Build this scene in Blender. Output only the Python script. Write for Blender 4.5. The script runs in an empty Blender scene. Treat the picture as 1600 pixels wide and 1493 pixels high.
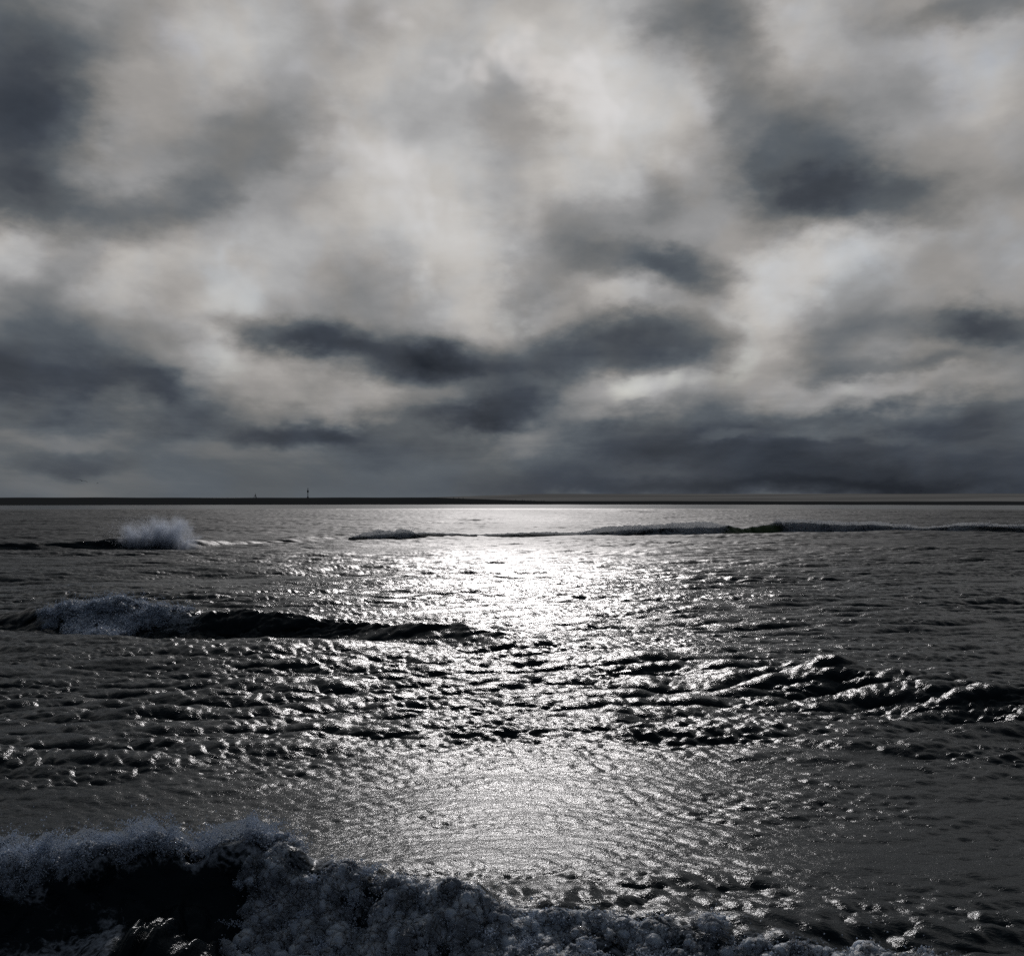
import bpy, math, random
import numpy as np
from mathutils import Vector

R = math.radians
F = 1715.0            # focal length in pixels of a 1600 px wide frame
PITCH = R(1.02)
CAM_H = 4.0

# ------------------------------------------------------------------ camera
scene = bpy.context.scene
cam_d = bpy.data.cameras.new("camera")
cam = bpy.data.objects.new("camera", cam_d)
scene.collection.objects.link(cam)
cam.location = (0, 0, CAM_H)
cam.rotation_euler = (R(90) + PITCH, 0, 0)
cam_d.sensor_width = 36.0
cam_d.lens = 36.0 * F / 1600.0
cam_d.clip_start = 0.1
cam_d.clip_end = 60000
scene.camera = cam

SUN_EL, SUN_AZ = R(29), R(0.2)
SUN_STRENGTH = 1.4
scene.view_settings.view_transform = 'Standard'
scene.view_settings.look = 'None'
scene.view_settings.exposure = 0.0
scene.view_settings.gamma = 1.0
scene.view_settings.use_curve_mapping = False
scene.cycles.use_denoising = False
scene.cycles.max_bounces = 7
scene.cycles.volume_bounces = 3
scene.cycles.glossy_bounces = 3
scene.cycles.sample_clamp_indirect = 2.0
scene.cycles.sample_clamp_direct = 0.0


def pix_dir(x, y):
    a, b = (x - 800.0) / F, (746.5 - y) / F
    c, s = math.cos(PITCH), math.sin(PITCH)
    d = Vector((a, c - b * s, s + b * c))
    return d.normalized()


def pix_azel(x, y):
    d = pix_dir(x, y)
    return math.atan2(d.x, d.y), math.asin(d.z)


def pix_az(x):
    return pix_azel(x, 777)[0]


# ------------------------------------------------------------------ world (clouded sky)
world = bpy.data.worlds.new("World")
scene.world = world
world.use_nodes = True
nt = world.node_tree
nt.nodes.clear()


def lin(c):
    c = c / 255.0
    return c / 12.92 if c <= 0.04045 else ((c + 0.055) / 1.055) ** 2.4


def N(tree, typ, **kw):
    n = tree.nodes.new(typ)
    for k, v in kw.items():
        setattr(n, k, v)
    return n


def M(tree, op, a, b=None, c=None, clamp=False):
    n = tree.nodes.new('ShaderNodeMath')
    n.operation = op
    n.use_clamp = clamp
    for i, v in enumerate((a, b, c)):
        if v is None:
            continue
        if isinstance(v, (int, float)):
            n.inputs[i].default_value = v
        else:
            tree.links.new(v, n.inputs[i])
    return n.outputs[0]


def VM(tree, op, a, b=None):
    n = tree.nodes.new('ShaderNodeVectorMath')
    n.operation = op
    for i, v in enumerate((a, b)):
        if v is None:
            continue
        if isinstance(v, (tuple, list)):
            n.inputs[i].default_value = v
        else:
            tree.links.new(v, n.inputs[i])
    return n.outputs[1] if op in ('LENGTH', 'DOT_PRODUCT', 'DISTANCE') else n.outputs[0]


def build_world():
    L = nt.links
    tc = N(nt, 'ShaderNodeTexCoord')
    dirn = VM(nt, 'NORMALIZE', tc.outputs['Generated'])
    sep = N(nt, 'ShaderNodeSeparateXYZ')
    L.new(dirn, sep.inputs[0])
    X, Y, Z = sep.outputs
    az = M(nt, 'ARCTAN2', X, Y)
    zz = M(nt, 'ABSOLUTE', Z)
    el = M(nt, 'ARCSINE', zz)
    # degrees
    azd = M(nt, 'MULTIPLY', az, 180 / math.pi)
    eld = M(nt, 'MULTIPLY', el, 180 / math.pi)
    # cloud-deck projection: a flat layer seen in perspective
    den = M(nt, 'ADD', zz, 0.10)
    px = M(nt, 'DIVIDE', X, den)
    py = M(nt, 'DIVIDE', Y, den)
    deck = N(nt, 'ShaderNodeCombineXYZ')
    L.new(px, deck.inputs[0]); L.new(py, deck.inputs[1])
    deck = deck.outputs[0]
    ang = N(nt, 'ShaderNodeCombineXYZ')
    L.new(azd, ang.inputs[0]); L.new(eld, ang.inputs[1])
    ang = ang.outputs[0]

    def noise(vec, scale, detail, rough=0.55, dist=0.0, stretch=(1, 1, 1), off=(0, 0, 0), col=False):
        mp = N(nt, 'ShaderNodeMapping')
        mp.inputs['Scale'].default_value = stretch
        mp.inputs['Location'].default_value = off
        L.new(vec, mp.inputs[0])
        n = N(nt, 'ShaderNodeTexNoise')
        n.inputs['Scale'].default_value = scale
        n.inputs['Detail'].default_value = detail
        n.inputs['Roughness'].default_value = rough
        n.inputs['Distortion'].default_value = dist
        L.new(mp.outputs[0], n.inputs['Vector'])
        return n.outputs['Color'] if col else n.outputs['Fac']

    # domain warp in degrees
    w1 = VM(nt, 'SUBTRACT', noise(ang, 0.16, 4, 0.55, col=True, stretch=(0.8, 1.2, 1)), (0.5, 0.5, 0.5))
    w1 = VM(nt, 'MULTIPLY', w1, (5.0, 3.2, 0))
    w2 = VM(nt, 'SUBTRACT', noise(ang, 0.6, 6, 0.62, col=True, off=(7, 3, 0), stretch=(0.7, 1.3, 1)), (0.5, 0.5, 0.5))
    w2 = VM(nt, 'MULTIPLY', w2, (2.4, 1.5, 0))
    warp = VM(nt, 'ADD', VM(nt, 'ADD', ang, w1), w2)

    # base brightness rising away from the horizon
    fc = N(nt, 'ShaderNodeMapRange', interpolation_type='SMOOTHSTEP')
    fc.inputs['From Min'].default_value = 0
    fc.inputs['From Max'].default_value = 13
    fc.inputs['To Min'].default_value = 0.37
    fc.inputs['To Max'].default_value = 0.605
    L.new(eld, fc.inputs['Value'])
    tot = fc.outputs[0]
    ws = N(nt, 'ShaderNodeSeparateXYZ')
    L.new(warp, ws.inputs[0])

    #  x, y, rx, ry (pixels of the photo's frame = directions), tilt deg, strength
    for (x, y, rx, ry, rot, s) in CLOUDS:
        s = s * .88 if s < 0 else s
        a, e = pix_azel(x, y)
        mp = N(nt, 'ShaderNodeMapping', vector_type='TEXTURE')
        mp.inputs['Location'].default_value = (math.degrees(a), math.degrees(e), 0)
        mp.inputs['Rotation'].default_value = (0, 0, R(rot))
        k = 180 / math.pi / F
        mp.inputs['Scale'].default_value = (rx * k * 1.9, ry * k * 1.9, 1e6)
        # the running total rides in z (scaled to nothing) so the cloud masses are evaluated one after another
        cv = N(nt, 'ShaderNodeCombineXYZ')
        L.new(ws.outputs[0], cv.inputs[0]); L.new(ws.outputs[1], cv.inputs[1]); L.new(tot, cv.inputs[2])
        L.new(cv.outputs[0], mp.inputs[0])
        ln = VM(nt, 'LENGTH', mp.outputs[0])
        mr = N(nt, 'ShaderNodeMapRange', interpolation_type='SMOOTHERSTEP')
        mr.inputs['To Min'].default_value = s
        mr.inputs['To Max'].default_value = 0
        L.new(ln, mr.inputs['Value'])
        tot = M(nt, 'ADD', tot, mr.outputs[0])

    # wisps on the cloud deck
    n1 = M(nt, 'SUBTRACT', noise(deck, 1.5, 6, 0.52, 0.15, stretch=(1.6, 0.32, 1)), 0.5)
    hz = N(nt, 'ShaderNodeMapRange', interpolation_type='SMOOTHSTEP')
    hz.inputs['From Max'].default_value = 4.5
    hz.inputs['To Min'].default_value = 0.25
    L.new(eld, hz.inputs['Value'])
    tot = M(nt, 'ADD', tot, M(nt, 'MULTIPLY', M(nt, 'MULTIPLY', n1, hz.outputs[0]), 0.22))
    n2 = M(nt, 'SUBTRACT', noise(ang, 0.30, 6, 0.52, 0.2, stretch=(0.8, 1.3, 1), off=(3, 9, 0)), 0.5)
    tot = M(nt, 'ADD', tot, M(nt, 'MULTIPLY', M(nt, 'MULTIPLY', n2, hz.outputs[0]), 0.20))
    # flat layers low down
    n3 = M(nt, 'SUBTRACT', noise(ang, 1.0, 5, 0.55, 0.3, stretch=(0.10, 0.75, 1), off=(11, 2, 0)), 0.5)
    lay = N(nt, 'ShaderNodeMapRange', interpolation_type='SMOOTHSTEP')
    lay.inputs['From Min'].default_value = 2
    lay.inputs['From Max'].default_value = 12
    lay.inputs['To Min'].default_value = 0.26
    lay.inputs['To Max'].default_value = 0.02
    L.new(eld, lay.inputs['Value'])
    tot = M(nt, 'ADD', tot, M(nt, 'MULTIPLY', M(nt, 'MULTIPLY', n3, hz.outputs[0]), lay.outputs[0]))
    # unseen sky to the sides, behind and overhead, darkened to dim foam and reflections
    aa = M(nt, 'ABSOLUTE', azd)
    side = N(nt, 'ShaderNodeMapRange', interpolation_type='SMOOTHSTEP')
    side.inputs['From Min'].default_value = 26
    side.inputs['From Max'].default_value = 95
    side.inputs['To Min'].default_value = 0.0
    side.inputs['To Max'].default_value = SIDE_DARK
    L.new(aa, side.inputs['Value'])
    up = N(nt, 'ShaderNodeMapRange', interpolation_type='SMOOTHSTEP')
    up.inputs['From Min'].default_value = 25
    up.inputs['From Max'].default_value = 50
    up.inputs['To Min'].default_value = 0.0
    up.inputs['To Max'].default_value = UP_DARK
    L.new(eld, up.inputs['Value'])
    both = M(nt, 'MAXIMUM', side.outputs[0], up.outputs[0])
    tot = M(nt, 'SUBTRACT', tot, both)

    ramp = N(nt, 'ShaderNodeValToRGB')
    cr = ramp.color_ramp
    stops = [(0.0, (14, 16, 19)), (0.10, (38, 42, 49)), (0.26, (66, 71, 79)), (0.38, (91, 96, 101)),
             (0.50, (125, 125, 125)), (0.62, (156, 154, 153)), (0.74, (189, 187, 185)), (0.9, (214, 215, 217))]
    while len(cr.elements) < len(stops):
        cr.elements.new(0.5)
    for e_, (p, c) in zip(cr.elements, stops):
        e_.position = p
        e_.color = (lin(c[0]), lin(c[1]), lin(c[2]), 1)
    L.new(tot, ramp.inputs[0])

    # clear sky glimpsed through thin places
    sky = N(nt, 'ShaderNodeTexSky', sky_type='NISHITA')
    sky.sun_disc = False
    sky.sun_elevation = SUN_EL
    sky.sun_rotation = SUN_AZ
    sky.air_density = 1.0
    sky.dust_density = 0.6
    bg_sky = N(nt, 'ShaderNodeBackground')
    bg_sky.inputs['Strength'].default_value = 0.07
    L.new(sky.outputs[0], bg_sky.inputs['Color'])
    bg = N(nt, 'ShaderNodeBackground')
    # warm and cool veils
    hue = N(nt, 'ShaderNodeMix', data_type='RGBA')
    hue.inputs['A'].default_value = (1.015, 1.0, 0.975, 1)
    hue.inputs['B'].default_value = (0.975, 1.0, 1.025, 1)
    hf = N(nt, 'ShaderNodeMapRange', interpolation_type='SMOOTHSTEP')
    hf.inputs['From Min'].default_value = 0.38
    hf.inputs['From Max'].default_value = 0.62
    L.new(noise(ang, 0.2, 4, 0.55, 0.2, off=(40, 13, 0)), hf.inputs['Value'])
    L.new(hf.outputs[0], hue.inputs['Factor'])
    L.new(VM(nt, 'MULTIPLY', ramp.outputs[0], hue.outputs['Result']), bg.inputs['Color'])
    gap = noise(ang, 0.22, 3, 0.5, 0.3, off=(21, 4, 0))
    gm = N(nt, 'ShaderNodeMapRange', interpolation_type='SMOOTHSTEP')
    gm.inputs['From Min'].default_value = 0.52
    gm.inputs['From Max'].default_value = 0.72
    gm.inputs['To Max'].default_value = 0.28
    L.new(gap, gm.inputs['Value'])
    br = N(nt, 'ShaderNodeMapRange', interpolation_type='SMOOTHSTEP')
    br.inputs['From Min'].default_value = 0.52
    br.inputs['From Max'].default_value = 0.68
    L.new(tot, br.inputs['Value'])
    fac = M(nt, 'MULTIPLY', gm.outputs[0], br.outputs[0])
    mix = N(nt, 'ShaderNodeMixShader')
    L.new(fac, mix.inputs[0]); L.new(bg.outputs[0], mix.inputs[1]); L.new(bg_sky.outputs[0], mix.inputs[2])
    out = N(nt, 'ShaderNodeOutputWorld')
    L.new(mix.outputs[0], out.inputs[0])


SIDE_DARK, UP_DARK = 0.34, 0.24
CLOUDS = [
    # dark masses
    (10, 120, 105, 130, 0, -0.36), (30, 230, 90, 90, 0, -0.10), (180, 50, 80, 40, 30, -0.08),
    (120, 325, 170, 32, -4, -0.20), (290, 300, 75, 35, 15, -0.15), (400, 215, 130, 55, 25, -0.17),
    (530, 40, 60, 45, 0, -0.06), (640, 180, 60, 40, 0, -0.06), (820, 180, 60, 50, 0, -0.08),
    (1090, 15, 90, 45, 0, -0.20), (1150, 90, 50, 60, 0, -0.10), (1210, 150, 60, 60, 0, -0.06),
    (1265, 255, 75, 70, 0, -0.27), (1370, 318, 110, 38, -14, -0.27), (1230, 325, 60, 30, 0, -0.10),
    (1400, 265, 80, 35, 0, -0.08), (1530, 10, 110, 22, 0, -0.16), (1540, 290, 90, 30, 0, -0.07),
    (1380, 130, 80, 40, 0, -0.05), (1180, 200, 45, 90, 0, -0.08),
    (920, 340, 70, 40, 0, -0.14), (1035, 310, 35, 40, 0, -0.10), (960, 395, 90, 26, -5, -0.16),
    (1080, 415, 80, 32, -5, -0.26), (60, 440, 50, 45, 0, -0.12), (130, 400, 45, 30, 0, -0.07),
    (840, 450, 50, 60, 0, -0.07), (570, 440, 40, 50, 0, -0.04),
    (450, 530, 90, 26, -5, -0.22), (590, 555, 130, 36, -6, -0.26), (730, 575, 120, 34, -5, -0.22),
    (985, 540, 115, 46, 4, -0.26), (850, 560, 60, 30, 0, -0.10), (970, 500, 60, 22, 0, -0.10),
    (50, 550, 110, 50, 0, -0.24), (190, 598, 70, 26, -5, -0.16), (250, 610, 40, 18, 0, -0.12), (60, 620, 100, 30, 0, -0.10),
    (800, 640, 80, 26, 5, -0.24), (700, 655, 70, 22, 0, -0.14), (290, 650, 60, 30, 0, -0.14),
    (480, 677, 110, 16, 0, -0.20), (120, 708, 80, 18, 0, -0.12), (620, 705, 90, 24, 0, -0.08),
    (1050, 680, 150, 34, 0, -0.14), (950, 700, 90, 30, 0, -0.08), (1180, 700, 120, 30, 0, -0.09),
    (1290, 545, 60, 40, 0, -0.10), (1390, 575, 90, 15, 0, -0.10), (1540, 515, 80, 26, -10, -0.26),
    (1430, 510, 90, 22, 0, -0.08), (1380, 660, 120, 25, 0, -0.10),
    (1450, 715, 240, 45, 0, -0.13), (1220, 745, 330, 30, 0, -0.15), (1560, 650, 60, 26, 0, -0.10), (1330, 764, 450, 18, 0, -0.12),
    (850, 745, 120, 22, 0, -0.06), (1100, 560, 40, 30, 0, -0.06),
    # lit cloud
    (760, 140, 330, 220, 0, 0.035),
    (680, 60, 130, 80, 0, 0.07), (900, 80, 110, 90, 0, 0.10), (360, 60, 80, 60, 30, 0.08), (560, 130, 90, 70, 0, 0.05),
    (650, 260, 120, 80, 0, 0.10), (930, 210, 80, 100, 0, 0.13), (1050, 170, 60, 70, 0, 0.10), (230, 365, 90, 28, 5, 0.08),
    (20, 390, 60, 35, 0, 0.12), (200, 430, 60, 50, 0, 0.10), (420, 400, 100, 60, 0, 0.09), (620, 350, 100, 60, 0, 0.10), (720, 430, 70, 80, 0, 0.13),
    (1260, 40, 70, 60, 0, 0.10), (1500, 70, 110, 40, 0, 0.10), (1560, 130, 60, 40, 0, 0.07), (1300, 385, 130, 30, 5, 0.08),
    (1200, 440, 90, 45, 20, 0.14), (1220, 500, 60, 50, 0, 0.14), (1180, 580, 80, 40, 0, 0.12), (980, 450, 80, 28, 0, 0.12), (860, 500, 30, 30, 0, 0.12),
    (740, 500, 80, 26, 0, 0.06), (340, 555, 40, 30, 20, 0.13), (430, 600, 90, 34, 0, 0.15), (560, 635, 60, 26, 0, 0.17), (350, 490, 60, 40, 0, 0.08),
    (960, 620, 90, 30, 12, 0.13), (1040, 600, 80, 34, 0, 0.10), (1230, 625, 70, 26, 0, 0.14), (1330, 620, 60, 20, 0, 0.13), (1450, 605, 120, 20, 0, 0.12),
    (1140, 688, 50, 10, 0, 0.10), (1250, 676, 50, 10, 0, 0.12), (1380, 672, 50, 10, 0, 0.10), (1000, 735, 70, 20, 0, 0.06), (820, 690, 60, 18, 0, 0.10),
    (120, 755, 160, 22, 0, 0.04), (110, 670, 90, 12, 0, 0.05), (1550, 430, 90, 40, 0, 0.03),
]
build_world()
world.cycles.sampling_method = 'NONE'

sun_d = bpy.data.lights.new("sun", 'SUN')
sun_d.energy = SUN_STRENGTH
sun_d.angle = R(4.0)
sun_d.color = (1.0, 0.95, 0.93)
sun = bpy.data.objects.new("sun", sun_d)
scene.collection.objects.link(sun)
sdir = Vector((math.sin(SUN_AZ) * math.cos(SUN_EL), math.cos(SUN_AZ) * math.cos(SUN_EL), math.sin(SUN_EL)))
sun.rotation_euler = (-sdir).to_track_quat('-Z', 'Y').to_euler()

# ------------------------------------------------------------------ helpers
def link_mesh(name, verts, faces, mat=None, smooth=True, attrs=None, parent=None):
    """verts (n,3) array, faces (m,4) or (m,3) int array"""
    me = bpy.data.meshes.new(name)
    verts = np.ascontiguousarray(verts, dtype=np.float32)
    faces = np.ascontiguousarray(faces, dtype=np.int32)
    nv, nf, k = len(verts), len(faces), faces.shape[1]
    me.vertices.add(nv)
    me.vertices.foreach_set('co', verts.ravel())
    me.loops.add(nf * k)
    me.loops.foreach_set('vertex_index', faces.ravel())
    me.polygons.add(nf)
    me.polygons.foreach_set('loop_start', np.arange(0, nf * k, k, dtype=np.int32))
    me.polygons.foreach_set('loop_total', np.full(nf, k, dtype=np.int32))
    me.polygons.foreach_set('use_smooth', np.full(nf, smooth, dtype=bool))
    me.update(calc_edges=True)
    for an, av in (attrs or {}).items():
        a = me.attributes.new(an, 'FLOAT', 'POINT')
        a.data.foreach_set('value', np.ascontiguousarray(av, dtype=np.float32).ravel())
    ob = bpy.data.objects.new(name, me)
    scene.collection.objects.link(ob)
    if mat:
        me.materials.append(mat)
    if parent:
        ob.parent = parent
    return ob


def tag(o, label=None, cat=None, group=None, kind=None):
    if label: o['label'] = label
    if cat: o['category'] = cat
    if group: o['group'] = group
    if kind: o['kind'] = kind
    return o


def hash2(ix, iy, seed):
    h = (ix.astype(np.int64) * 374761393 + iy.astype(np.int64) * 668265263 + seed * 2246822519) & 0xffffffff
    h = ((h ^ (h >> 13)) * 1274126177) & 0xffffffff
    return h ^ (h >> 16)


def perlin(x, y, seed=0):
    ix = np.floor(x); iy = np.floor(y)
    fx = (x - ix); fy = (y - iy)
    ix = ix.astype(np.int64); iy = iy.astype(np.int64)
    u = fx * fx * fx * (fx * (fx * 6 - 15) + 10)
    v = fy * fy * fy * (fy * (fy * 6 - 15) + 10)
    def g(dx, dy):
        a = hash2(ix + dx, iy + dy, seed) * (2 * math.pi / 4294967296.0)
        return np.cos(a) * (fx - dx) + np.sin(a) * (fy - dy)
    a = g(0, 0); b = g(1, 0); c = g(0, 1); d = g(1, 1)
    return ((a + u * (b - a)) * (1 - v) + (c + u * (d - c)) * v) * 1.4


def fbm(x, y, octv=4, seed=0, gain=0.5):
    s = np.zeros_like(x); a = 1.0; f = 1.0; t = 0
    for i in range(octv):
        s += a * perlin(x * f, y * f, seed + i * 17); t += a
        a *= gain; f *= 2.03
    return s / t


def worley(x, y, seed=0):
    """distance to nearest feature point"""
    ix = np.floor(x).astype(np.int64); iy = np.floor(y).astype(np.int64)
    best = np.full(x.shape, 9.0)
    for dx in (-1, 0, 1):
        for dy in (-1, 0, 1):
            h = hash2(ix + dx, iy + dy, seed)
            jx = (h & 0xffff) / 65535.0; jy = ((h >> 16) & 0xffff) / 65535.0
            d = (ix + dx + jx - x) ** 2 + (iy + dy + jy - y) ** 2
            best = np.minimum(best, d)
    return np.sqrt(best)


def sstep(a, b, x):
    t = np.clip((x - a) / (b - a), 0, 1)
    return t * t * (3 - 2 * t)


# ------------------------------------------------------------------ wind-sea tiles (spectral waves)
def tile(size, n, lmin, lmax, slope_rms, seed, wind=-90, spread=2.0, chop=1.0, power=-3.6):
    rng = np.random.default_rng(seed)
    k1 = np.fft.fftfreq(n, d=size / n) * 2 * math.pi
    kx, ky = np.meshgrid(k1, k1, indexing='xy')
    k = np.hypot(kx, ky); k[0, 0] = 1
    kmin, kmax = 2 * math.pi / lmax, 2 * math.pi / lmin
    band = np.where((k > kmin) & (k < kmax), 1.0, 0.0)
    band *= sstep(kmin, kmin * 1.4, k) * (1 - sstep(kmax * 0.7, kmax, k))
    th = np.arctan2(ky, kx) - R(wind)
    dirw = np.abs(np.cos(th)) ** spread + 0.02
    P = band * k ** power * dirw
    amp = np.sqrt(P) * (rng.normal(size=(n, n)) + 1j * rng.normal(size=(n, n)))
    amp[0, 0] = 0
    h = np.real(np.fft.ifft2(amp))
    sx = np.real(np.fft.ifft2(1j * kx * amp)); sy = np.real(np.fft.ifft2(1j * ky * amp))
    sc = slope_rms / math.sqrt((sx ** 2 + sy ** 2).mean())
    dx = np.real(np.fft.ifft2(-1j * kx / k * amp)); dy = np.real(np.fft.ifft2(-1j * ky / k * amp))
    return dict(size=size, n=n, t=np.stack([dx * chop, dy * chop, h], -1).astype(np.float32) * np.float32(sc), rot=0.0)


def sample(tl, x, y, rot):
    c, s = math.cos(rot), math.sin(rot)
    n = tl['n']
    u = (x * c + y * s) / tl['size'] * n; v = (-x * s + y * c) / tl['size'] * n
    iu = np.floor(u).astype(np.int64); iv = np.floor(v).astype(np.int64)
    fu = (u - iu)[..., None].astype(np.float32); fv = (v - iv)[..., None].astype(np.float32)
    iu0 = iu % n; iv0 = iv % n; iu1 = (iu0 + 1) % n; iv1 = (iv0 + 1) % n
    t = tl['t']
    o = (t[iv0, iu0] * (1 - fu) + t[iv0, iu1] * fu) * (1 - fv) + (t[iv1, iu0] * (1 - fu) + t[iv1, iu1] * fu) * fv
    ox = o[..., 0] * c - o[..., 1] * s
    oy = o[..., 0] * s + o[..., 1] * c
    return ox, oy, o[..., 2]


T1 = tile(163.0, 1024, 3.2, 22.0, 0.068, 3, wind=-86, spread=12.0, chop=1.3, power=-4.2)
T2 = tile(31.0, 1024, 0.30, 2.6, 0.24, 5, wind=-94, spread=10.0, chop=1.35, power=-3.9)
T3 = tile(7.3, 1024, 0.10, 0.45, 0.27, 8, wind=-90, spread=1.4, chop=0.8, power=-4.2)

# ------------------------------------------------------------------ breakers and swells
def px(v): return np.array([pix_az(a) for a in v])

#  azimuth knots (frame x), distance, height, front width, back width, lean, trough
RIDGES = [
    dict(x=[-200, 0, 190, 240, 330, 520, 560, 640, 900, 1130, 1200, 1400, 1600, 1800],
         D=[96, 95, 94, 93, 94, 106, 106, 108, 116, 122, 136, 140, 142, 145],
         A=[.5, .45, .8, .6, .3, .08, .5, .25, .25, .8, .95, .6, .45, .4], wf=1.2, wb=3.2, lean=.6, tr=.12, wob=1.2, ws=6.0),
    dict(x=[-300, 0, 60, 180, 300, 400, 520, 640, 740, 860, 960],
         D=[42, 40, 38, 36.5, 35.5, 34.5, 33, 31.2, 29.8, 28.8, 28],
         A=[.2, .30, .55, .66, .70, .64, .54, .48, .38, .14, 0], wf=1.15, wb=2.8, lean=.5, tr=.25, wob=.5, ws=3.0),
    dict(x=[800, 950, 1100, 1250, 1380, 1500, 1600, 1750],
         D=[26.5, 26, 25.4, 24.7, 24, 23.6, 23.3, 23],
         A=[0, .12, .20, .28, .34, .35, .34, .32], wf=1.2, wb=2.6, lean=.45, tr=.25, wob=.4, ws=2.5),
    dict(x=[-200, 0, 400, 800, 1200, 1400, 1700], D=[18.9, 18.8, 18.7, 18.6, 18.6, 18.6, 18.6],
         A=[.05, .05, .05, .07, .06, .04, .03], wf=.24, wb=.8, lean=.1, tr=.5, wob=.07, ws=1.3),
    dict(x=[-400, -100, 0, 120, 260, 420, 520, 620, 760, 900, 1100, 1300, 1600, 1900],
         D=[10.9, 10.9, 10.9, 10.85, 10.8, 10.65, 10.35, 10.05, 9.88, 9.86, 9.85, 9.8, 9.75, 9.7],
         A=[.72, .72, .72, .70, .66, .66, .64, .52, .42, .30, .22, .16, .11, .09], wf=.55, wb=.95, lean=.35, tr=.30, wob=.12, ws=.9),
    dict(x=[60, 150, 210, 290, 350, 430], D=[9.7, 9.75, 9.78, 9.65, 9.5, 9.4], A=[0, .28, .50, .48, .30, 0], wf=.5, wb=.55, lean=.12, tr=.1, wob=.1, ws=.4),
]
for r_ in RIDGES:
    r_['az'] = px(r_['x'])
    # smooth knots
    g = np.linspace(r_['az'][0], r_['az'][-1], 400)
    ker = np.hanning(41); ker /= ker.sum()
    for key in 'DA':
        v = np.interp(g, r_['az'], r_[key])
        vp = np.concatenate([np.full(20, v[0]), v, np.full(20, v[-1])])
        r_[key + 's'] = np.convolve(vp, ker, 'valid')
    r_['g'] = g


def ridge(r_, az, rr, x, y, idx):
    D = np.interp(az, r_['g'], r_['Ds']); A = np.interp(az, r_['g'], r_['As'])
    edge = sstep(r_['g'][0] - .08, r_['g'][0], az) * (1 - sstep(r_['g'][-1], r_['g'][-1] + .08, az))
    A = A * edge
    D = D + r_['wob'] * perlin(x / r_['ws'], x * 0 + idx * 3.3, 40 + idx) + .3 * r_['wob'] * perlin(x / r_['ws'] * 3.1, x * 0 + idx * 1.7, 50 + idx)
    A = A * (1 + .26 * perlin(x / r_['ws'] * 1.3, x * 0 + 7.7, 60 + idx) + .16 * perlin(x / r_['ws'] * 4.1, rr / r_['ws'] * 2, 65 + idx))
    d = rr - D
    wf, wb = r_['wf'], r_['wb']
    prof = np.where(d < 0, np.exp(-np.abs(d / wf) ** 2 * 1.2), np.exp(-np.abs(d / wb) ** 1.6 * 1.2))
    tr = -r_['tr'] * np.exp(-((d + 2.1 * wf) / (1.1 * wf)) ** 2)
    return A, d, prof, tr


CALM_FAR = (330.0, 420.0)

def water(x, y, full=True):
    """displaced position of the sea surface for flat coordinates x, y"""
    rr = np.hypot(x, y); az = np.arctan2(x, y)
    X = x.copy(); Y = y.copy(); Zz = np.zeros_like(x)
    near = sstep(40, 200, rr)
    m1 = 1.0 + 0.5 * perlin(x / 60, y / 35, 71)
    m2 = np.clip(0.9 + 1.1 * fbm(x / 22, y / 9, 3, 72), 0.2, 1.7)
    # slick water in front of the near breaker and on the left
    slick = sstep(11.0, 12.0, rr) * (1 - sstep(15.6, 18.8, rr)) * (1 - .35 * sstep(.05, .25, az))
    m2 = m2 * (1 - .68 * slick)
    m2 = m2 * (1 + .7 * np.exp(-((rr - 24.0) / 3.2) ** 2) * sstep(-.1, .15, az))
    m3 = np.clip(0.85 + 1.1 * fbm(x / 3.6 + 5, y / 2.2, 3, 73) + .7 * fbm(x / 20, y / 12, 2, 74), 0.12, 2.0)
    m3 = m3 * (1 - .55 * slick)
    bl = np.exp(-((rr - 9.65) / .5) ** 2) * sstep(pix_az(120), pix_az(200), az) * (1 - sstep(pix_az(330), pix_az(380), az))
    m3 = m3 + 1.0 * bl
    m2 = m2 + 1.5 * bl
    a3 = 1 - sstep(50, 130, rr)
    m3x = lambda f: m3 * (1 + 1.3 * f)
    calm = 1 - .85 * sstep(CALM_FAR[0], CALM_FAR[1], rr)
    a2 = (1 - sstep(500, 1000, rr)) * calm
    shoal = .45 + .55 * sstep(14, 40, rr)
    for i in (1, 2):
        A, d, prof, tr = ridge(RIDGES[i], az, rr, x, y, i)
        bo = np.clip(A, 0, .7) * np.exp(-((d + .6) / 1.9) ** 2)
        m2 = m2 * (1 + .9 * bo)
        fine = bo if i == 1 else fine + bo
    for tl, a, rot in ((T1, m1 * calm * shoal, 0.0), (T2, m2 * a2, 0.13), (T3, m3x(fine) * a3, -0.21)):
        ox, oy, oz = sample(tl, x, y, rot)
        X += ox * a; Y += oy * a; Zz += oz * a
    for i, r_ in enumerate(RIDGES):
        A, d, prof, tr = ridge(r_, az, rr, x, y, i)
        Zz += A * (prof + tr)
        l = A * r_['lean'] * prof ** 1.5 / .9
        X -= l * x / np.maximum(rr, 1e-3); Y -= l * y / np.maximum(rr, 1e-3)
    return X, Y, Zz


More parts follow.
